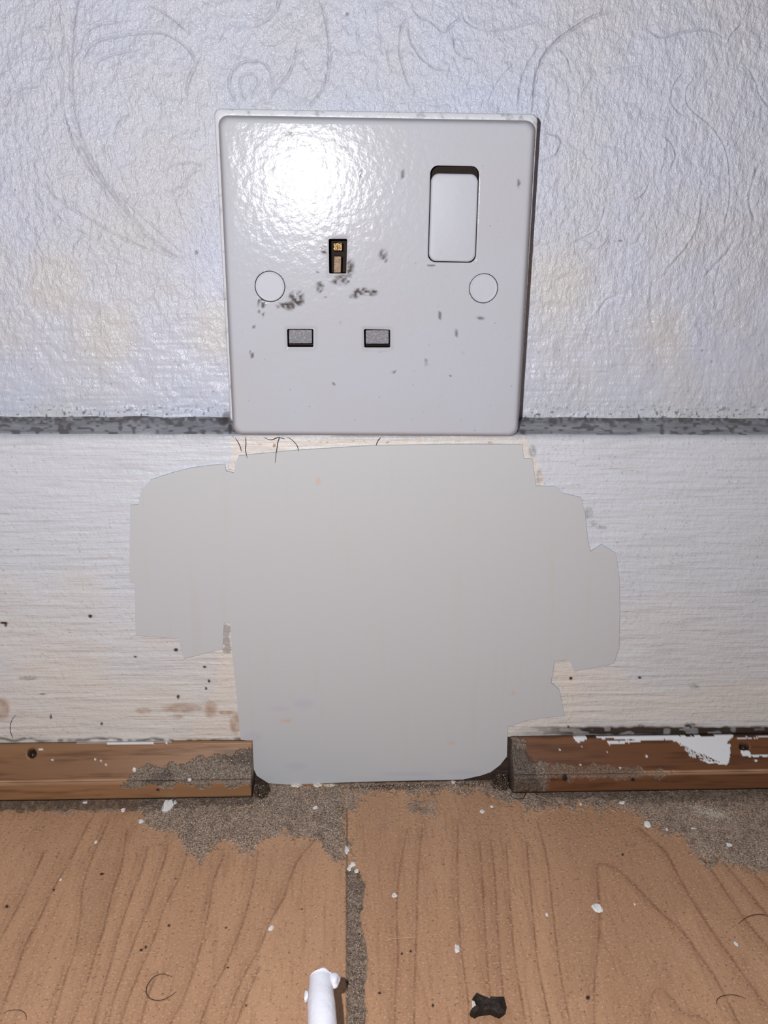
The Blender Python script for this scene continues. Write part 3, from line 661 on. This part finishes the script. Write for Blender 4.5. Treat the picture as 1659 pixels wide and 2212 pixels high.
hair(fl_pts([(1108,1708),(1103,1718),(1115,1725),(1130,1724),(1137,1712),(1150,1709),(1160,1716),(1158,1724)], .0002, .0006), .00012, mh2, 'looped black hair on the floor at the end of the right beading')
hair(fl_pts([(505,1752),(525,1744),(545,1740),(560,1732),(575,1725)], .0003, .0006), .00012, mpf, 'pale straight fibre on the dust below the end of the left beading', 'fibre', 'fibre')
under = [([(530,944),(531,958),(530,972),(534,990)], 'bristle hanging below the socket, leftmost of the long pair'),
         ([(604,943),(600,955),(597,975),(594,1000)], 'longest bristle hanging below the socket over the retouched patch'),
         ([(620,944),(630,950),(641,962),(645,975)], 'curved bristle hanging below the socket just right of the longest one'),
         ([(508,946),(514,955),(519,966),(521,975)], 'short bristle hanging below the left corner of the socket'),
         ([(570,945),(585,950),(600,945),(615,948)], 'black bristle arched sideways right under the socket'),
         ([(822,945),(816,952),(812,962)], 'short slanting bristle hanging below the middle of the socket')]
for p, l in under: hair([onY(x, y, -.0137) for x, y in p], .00010, mh2, l, 'bristle', 'bristle', 'bristles under the socket')

def grit(name, pts, rads, tones, mat=mgr):
    n = len(pts); dirs = np.array([(1,0,0),(-1,0,0),(0,1,0),(0,-1,0),(0,0,1),(0,0,-1)], float)
    V = np.repeat(pts, 6, 0)+np.tile(dirs, (n, 1))*np.repeat(rads, 6)[:, None]*rng.uniform(.6, 1.25, (n*6, 1))
    a = rng.uniform(0, 6.28, n)
    V = V + rng.normal(0, .12, V.shape)*np.repeat(rads, 6)[:, None]
    f = np.array([(0,2,4),(2,1,4),(1,3,4),(3,0,4),(2,0,5),(1,2,5),(3,1,5),(0,3,5)])
    Fq = (np.arange(n)[:, None, None]*6+f[None]).reshape(-1, 3)
    me = mesh_np(name, V, Fq); c = me.color_attributes.new('tone', 'FLOAT_COLOR', 'POINT')
    c.data.foreach_set('color', np.repeat(tones, 6, 0).astype(np.float32).ravel())
    return link(name, me, mat, None, False)
pal = np.array([lin(c) for c in [(216,200,182),(176,158,142),(126,108,94),(84,68,56),(60,46,38),(226,216,206),(142,112,88)]])
def tones(n, p): return pal[rng.choice(7, n, p=p)]
def scatter_floor(polyg, n, warp=14, seed=71, cell=22):
    P_ = np.array(polyg); u = rng.uniform(P_[:, 0].min(), P_[:, 0].max(), n); v = rng.uniform(P_[:, 1].min(), P_[:, 1].max(), n)
    k = poly(u, v, polyg, warp, seed, cell) > 0; u, v = u[k], v[k]
    k = onZ_v(u, v, 0); return k[(k[:, 1] < -.0145)]
def onZ_v(u, v, z):
    d = fw[None]+R2[None]*((u-W/2)/F)[:, None]-U2[None]*((v-H/2)/F)[:, None]; return CAM+d*((z-CAM[2])/d[:, 2])[:, None]
def onY_v(u, v, y):
    d = fw[None]+R2[None]*((u-W/2)/F)[:, None]-U2[None]*((v-H/2)/F)[:, None]; return CAM+d*((y-CAM[1])/d[:, 1])[:, None]
def dustpile(polyg, n, label, p=(.2,.22,.2,.14,.08,.06,.1)):
    q = scatter_floor(polyg, n); q = q[~((q[:, 0] < xl+.0006) & (q[:, 1] > -.0232)) & ~((q[:, 0] > xr-.0006) & (q[:, 1] > -.0232))]
    r = rng.uniform(.00007, .00019, len(q)); q[:, 2] = r*.7+rng.uniform(0, .0003, len(q))
    return tag(grit('floor_dust', q, r, tones(len(q), p)), label, 'dust', kind='stuff')
dustpile([(290,1700),(300,1760),(345,1800),(400,1818),(430,1868),(452,1835),(490,1812),(520,1842),(572,1812),(610,1800),(680,1812),(735,1862),(747,1870),(747,1690),(545,1690)], 30000, 'grey gritty dust spread on the left floorboard under the beading end')
dustpile([(750,1690),(1060,1690),(1680,1700),(1680,1885),(1600,1872),(1510,1860),(1480,1810),(1405,1785),(1370,1752),(1250,1745),(1150,1748),(1090,1722),(960,1712),(800,1712),(755,1745)], 26000, 'grey-brown dust on the right floorboard along the beading', (.14,.24,.26,.16,.08,.03,.09))
# sparse crumbs over the boards
u = rng.uniform(0, W, 5200); v = 1730+rng.uniform(0, 1, 5200)**1.6*480; q = onZ_v(u, v, 0); q = q[q[:, 1] < -.0235]; r = rng.uniform(.00004, .00011, len(q)); q[:, 2] = r*.5
tag(grit('floor_specks', q, r, tones(len(q), (.3,.1,.1,.15,.15,.1,.1))), 'tiny pale and dark specks sprinkled over both laminate boards', 'specks', kind='stuff')
# dirt in the joint
u = rng.uniform(750, 790, 2600); v = rng.uniform(1872, 2225, 2600); q = onZ_v(u, v, -.0007); r = rng.uniform(.00006, .0002, len(q)); q[:, 2] = -.0009+rng.uniform(0, .0003, len(q))
tag(grit('joint_dirt', q, r, tones(len(q), (.06,.22,.3,.22,.1,.02,.08))), 'brown crumbly dirt filling the open joint between the boards', 'dirt', kind='stuff')
def bead_y(z):  # hollow face of the beading
    t = (.0182-z)/.0096; return -.0142-.0070*t
def bead_dust(polyg, n, label, p, seed):
    P_ = np.array(polyg); u = rng.uniform(P_[:, 0].min(), P_[:, 0].max(), n); v = rng.uniform(P_[:, 1].min(), P_[:, 1].max(), n)
    k = poly(u, v, polyg, 9, seed, 16) > 0; u, v = u[k], v[k]; pts = []
    q = onY_v(u, v, -.018)
    for _ in range(6):
        y = np.clip(bead_y(np.clip(q[:, 2], .0086, .0182)), -.0212, -.0142); d = q-CAM; q = CAM+d*((y-CAM[1])/(q[:, 1]-CAM[1]))[:, None]
    q = q[(q[:, 2] > .0088) & (q[:, 2] < .018)]
    q = q[(q[:, 0] < xl-.0003) | (q[:, 0] > xr+.0003)]
    r = rng.uniform(.00006, .00017, len(q)); q[:, 2] += .0000
    return tag(grit('beading_dust', q, r, tones(len(q), p)), label, 'dust', kind='stuff')
bead_dust([(262,1694),(300,1662),(350,1655),(380,1645),(430,1640),(480,1630),(600,1612),(600,1698),(262,1698)], 7000, 'pale gritty dust lying on the end of the left beading', (.22,.22,.16,.12,.08,.14,.06), 101)
bead_dust([(1080,1600),(1125,1590),(1140,1635),(1175,1650),(1260,1655),(1380,1660),(1450,1668),(1450,1680),(1180,1684),(1182,1710),(1080,1710)], 4500, 'dark dust lying on the end of the right beading', (.06,.18,.3,.22,.14,.02,.08), 111)
# dirt clumps in the corners
def clump(px_, py_, sx, sy, h, n, label, p):
    c = onZ(px_, py_, 0); a = rng.normal(0, 1, (n, 3)); a /= np.linalg.norm(a, axis=1)[:, None]; a *= rng.random((n, 1))**.4
    q = np.stack([c[0]+a[:, 0]*sx, c[1]+a[:, 1]*sy, abs(a[:, 2])*h], 1); q = q[q[:, 1] < -.0140]
    q = q[~((q[:, 0] < xl+.0003) & (q[:, 1] > -.0226)) & ~((q[:, 0] > xr-.0003) & (q[:, 1] > -.0226))]
    return tag(grit('dirt_clump', q, rng.uniform(.0001, .00026, len(q)), tones(len(q), p)), label, 'dirt', kind='stuff')
dk = (.01,.05,.1,.24,.56,.01,.03)
clump(566, 1712, .0028, .0042, .0030, 2200, 'black-brown dirt packed at the end of the left beading', dk)
clump(1080, 1692, .0035, .0050, .0045, 2600, 'dark fluffy dirt clump at the end of the right beading', dk)
clump(1015, 1693, .0060, .0022, .0016, 1500, 'grey-brown dust heaped under the lower right curve of the retouched patch', (.1,.2,.3,.2,.1,.02,.08))
clump(850, 1700, .020, .0020, .0007, 1800, 'thin dark line of dirt under the bottom of the retouched patch', (.05,.15,.25,.25,.2,.02,.08))

def flake(x, y, w_, h_, label, z=None, Y=None, th=.25, name='paint_flake', mat=None, cat='paint flake', group='white crumbs on the floor', seed=None):
    rr = random.Random(seed if seed is not None else int(x*7+y)); n = 9
    base = onZ(x, y, 0) if Y is None else onY(x, y, Y)
    sc = np.linalg.norm(base-CAM)/F; a = w_*sc/2; b = h_*sc/2/(.62 if Y is None else 1); t = max(.00025, min(a, b)*2*th)
    ang = [2*math.pi*i/n+rr.uniform(-.2, .2) for i in range(n)]; rad = [rr.uniform(.7, 1.12) for _ in range(n)]
    V = []
    for lv, s in ((0, .9), (.5, 1.05), (1, .72)):
        for q, r in zip(ang, rad):
            dx, dy = a*r*s*math.cos(q), b*r*s*math.sin(q); hz = t*lv*(1+.5*rr.uniform(-1, 1)*(lv > 0))
            V.append((base[0]+dx, base[1]+dy, base[2]+hz) if Y is None else (base[0]+dx, Y-hz, base[2]+dy))
    Fs = [tuple(range(n))[::-1], tuple(range(2*n, 3*n))]
    for l in (0, 1):
        for i in range(n): Fs.append((l*n+i, l*n+(i+1) % n, (l+1)*n+(i+1) % n, (l+1)*n+i))
    o = pydata(name, V, Fs, mat or mfk, None, False); return tag(o, label, cat, group)
for a in [(585,2006,11,8,'small oval white crumb on the left floorboard beside a grain line'),
          (1290,1964,20,18,'white crumb with a pointed tip in the middle of the right floorboard'),
          (987,2050,11,16,'small three-cornered white crumb above the black chip'),
          (1398,1783,14,13,'white lump on the dust in front of the right beading'),
          (1343,1735,14,6,'thin white sliver on the dust just below the right beading'),
          (1440,1792,6,6,'tiny white crumb right of the white lump on the dust'),
          (852,1936,13,8,'oval white crumb close to the right of the board joint'),
          (1181,1976,6,6,'tiny round white crumb left of the pointed crumb'),
          (207,1820,6,5,'tiny white crumb on the left floorboard below the beading'),
          (131,1901,5,5,'tiny white crumb at the far left of the left floorboard'),
          (1575,1826,12,7,'white crumb on the dust near the right edge of the view'),
          (1590,2040,7,7,'small white crumb on the lower right floorboard'),
          (1498,1790,10,4,'flat white sliver on the dust below the pale sawdust streak'),
          (266,1751,10,8,'white crumb on the floor left of the folded flake'),
          (377,1735,11,9,'bright white crumb up against the left beading'),
          (682,1746,12,6,'white sliver on the dust under the left end of the patch'),
          (305,1776,12,7,'white crumb at the edge of the left dust patch'),
          (184,1734,10,5,'white crumb in the dark strip under the left beading'),
          (980,1690,10,9,'white crumb touching the bottom of the filler patch'),
          (1041,1754,12,8,'cream crumb on the wood below the right side of the patch'),
          (1062,1743,8,4,'small cream sliver on the wood right of the cream crumb'),
          (1371,1954,4,4,'pin-head white crumb right of the pointed crumb'),
          (1254,1688+50,5,4,'tiny white crumb on the dust left of the thin sliver')]:
    flake(*a)
flake(362, 1746, 24, 26, 'largest white paint flake, folded, on the floor below the left beading', th=.35, seed=5)
flake(749, 1838, 9, 18, 'narrow white crumb standing in the top of the board joint', th=.4)
for i, (x, y, a, b) in enumerate([(754,1878,10,8),(762,1868,12,9),(770,1882,10,8),(758,1872,8,7)]):
    flake(x, y, a, b, 'white crumb in the cluster at the top of the open joint', group='crumb cluster at the top of the board joint')
# crumbs along the patch foot
for i, (x, y, a, b, l) in enumerate([(640,1698,26,8,'long cream plaster crumb under the left foot of the patch'), (685,1697,22,9,'cream plaster crumb second along under the left foot of the patch'), (712,1698,24,8,'cream plaster crumb third along under the left foot of the patch')]):
    flake(x, y, a, b, l, name='plaster_crumb', mat=mch, cat='crumb', group='plaster crumbs at the patch foot')
# crumbly plaster bits right under the socket
for i, (x, y, a, b) in enumerate([(512,1045,9,10),(510,1062,7,14),(497,1010,10,9),(665,952,14,5),(700,955,20,5),(760,953,16,5),(840,955,18,4),(905,953,14,4),(990,953,18,4),(1060,955,14,4),(560,958,12,8),(592,962,8,9)]):
    flake(x, y, a, b, 'cream plaster crumb in the row between socket and retouched patch' if i > 2 else 'cream plaster crumb at the upper left edge of the retouched patch', Y=-.0125, th=.1, name='plaster_crumb', mat=mch, cat='crumb', group='plaster crumbs under the socket' if i > 2 else 'plaster crumbs at the upper left edge of the patch')
# beading chips
def on_bead(x, y):
    q = onY(x, y, -.018)
    for _ in range(6): yy = min(max(bead_y(min(max(q[2], .0086), .0182)), -.0212), -.0142); q = CAM+(q-CAM)*((yy-CAM[1])/(q[1]-CAM[1]))
    return q
for x, y, s, l in [(291,1663,.0009,'oval white paint crumb on the left beading'), (206,1641,.0004,'tiny white crumb on the middle of the left beading'), (410,1686,.0009,'white crumb in the dust on the left beading'), (396,1690,.0006,'small white crumb beside another in the dust on the left beading')]:
    q = on_bead(x, y); rr = random.Random(int(x)); V = []; n = 8
    for lv, k in ((-1, .4), (-.4, .95), (.4, 1.), (1, .45)):
        for i in range(n):
            t = 2*math.pi*i/n; r = s*k*rr.uniform(.75, 1.1); V.append((q[0]+r*math.cos(t)*.8, q[1]+r*math.sin(t)*.5-.0003, q[2]+lv*s+.0002))
    Fs = [tuple(range(n))[::-1], tuple(range(3*n, 4*n))]+[(l_*n+i, l_*n+(i+1) % n, (l_+1)*n+(i+1) % n, (l_+1)*n+i) for l_ in range(3) for i in range(n)]
    tag(pydata('paint_flake', V, Fs, mfk, None, False), l, 'paint flake', 'white crumbs on the left beading')
# pale sawdust streak
u = rng.normal(1535, 24, 1300); v = 1759+(u-1535)*.22+rng.normal(0, 6, 1300); k = abs(u-1535) < 46; q = onZ_v(u[k], v[k], 0)
r = rng.uniform(.00007, .00016, len(q)); q[:, 2] = r+.0002+rng.uniform(0, .0003, len(q))
tag(grit('sawdust_streak', q, r, tones(len(q), (.5,.04,.03,.02,0,.4,.01))), 'pale cream streak of crumbled plaster on the dust at the right', 'dust', kind='stuff')

# ================================================================ BLACK CHIP
op = [(1019,2161),(1028,2150),(1040,2156),(1054,2161),(1059,2166),(1064,2160),(1078,2161),(1090,2159),(1094,2176),(1091,2190),(1081,2197),(1070,2193),(1060,2188),(1046,2190),(1032,2192),(1024,2197),(1014,2192),(1018,2187),(1030,2183),(1030,2170),(1026,2163)]
chip = bpy.data.objects.new('black_chip', None); COL.objects.link(chip); chip.empty_display_size = .005
tag(chip, 'charred black knobbly chip lying on the right floorboard', 'debris')
bs = [onZ(x, y, .0008) for x, y in op]; cc = np.mean(bs, 0); V = []; n = len(bs)
for z, s in ((0, .93), (.0008, 1.), (.0020, .93), (.0027, .6), (.0024, .25)):
    for i, p in enumerate(bs): q = cc+(p-cc)*s; V.append((q[0], q[1], z+(random.uniform(-.0003, .0003) if z > .001 else 0)))
Fs = [tuple(range(n))[::-1], tuple(range(4*n, 5*n))]+[(l_*n+i, l_*n+(i+1) % n, (l_+1)*n+(i+1) % n, (l_+1)*n+i) for l_ in range(4) for i in range(n)]
pydata('chip_body', V, Fs, mbk, chip, False)
e0 = [onZ(x, y, .0006) for x, y in [(1019,2164),(1025,2167),(1028,2176),(1025,2183),(1020,2180)]]; n = 5
V = [(p[0], p[1], 0) for p in e0]+[(p[0], p[1], .0012) for p in e0]
pe = pydata('broken_edge', V, [tuple(range(n))[::-1], tuple(range(n, 2*n))]+[(i, (i+1) % n, n+(i+1) % n, n+i) for i in range(n)], mch, chip, False); pe['label'] = 'pale cream broken edge'

# ================================================================ WHITE CABLE END
zt = .0165
cab = bpy.data.objects.new('cut_cable', None); COL.objects.link(cab); cab.empty_display_size = .005
tag(cab, 'white cut cable end with a torn tip rising off the floor in the foreground', 'cable')
a = onZ(693, 2112, zt); b = onZ(694, 2170, zt); c = onZ(697, 2225, zt-.0008)
dirv = (c-a)/np.linalg.norm(c-a)
far1 = c+dirv*.012+np.array([0, 0, -.003]); far2 = c+dirv*.035+np.array([0, 0, -.0112+.0]); far2[2] = .0036; far3 = far2+dirv*.03; far3[2] = .0032; far4 = far3+dirv*.04; far4[2] = .0032
tube_mesh('sheath', [a, b, c, far1, far2, far3, far4], lambda t: .0026+.0006*min(1, t*6), mwp, cab, 20, 8, True, .015)
tipn = onZ(722, 2117, zt+.0006)
def blob(name, c, rx, ry, rz, mat, parent, seed):
    bm = bmesh.new(); bmesh.ops.create_icosphere(bm, subdivisions=3, radius=1); rr = random.Random(seed); ph = [rr.uniform(0, 6) for _ in range(3)]
    for v in bm.verts:
        k = 1+.16*math.sin(3*v.co.x+ph[0])*math.sin(3.3*v.co.y+ph[1])+.1*math.sin(6*v.co.z+ph[2])
        v.co = Vector((c[0]+v.co.x*rx*k, c[1]+v.co.y*ry*k, c[2]+v.co.z*rz*k))
    me = bpy.data.meshes.new(name); bm.to_mesh(me); bm.free(); return link(name, me, mat, parent)
blob('torn_tip', tipn, .0013, .0020, .0014, mwp, cab, 3)
blob('torn_tip', onZ(697, 2109, zt+.0002), .0024, .0012, .0021, mwp, cab, 8)
blob('torn_flap', onZ(662, 2152, zt-.001), .0006, .0014, .0008, mwp, cab, 5)
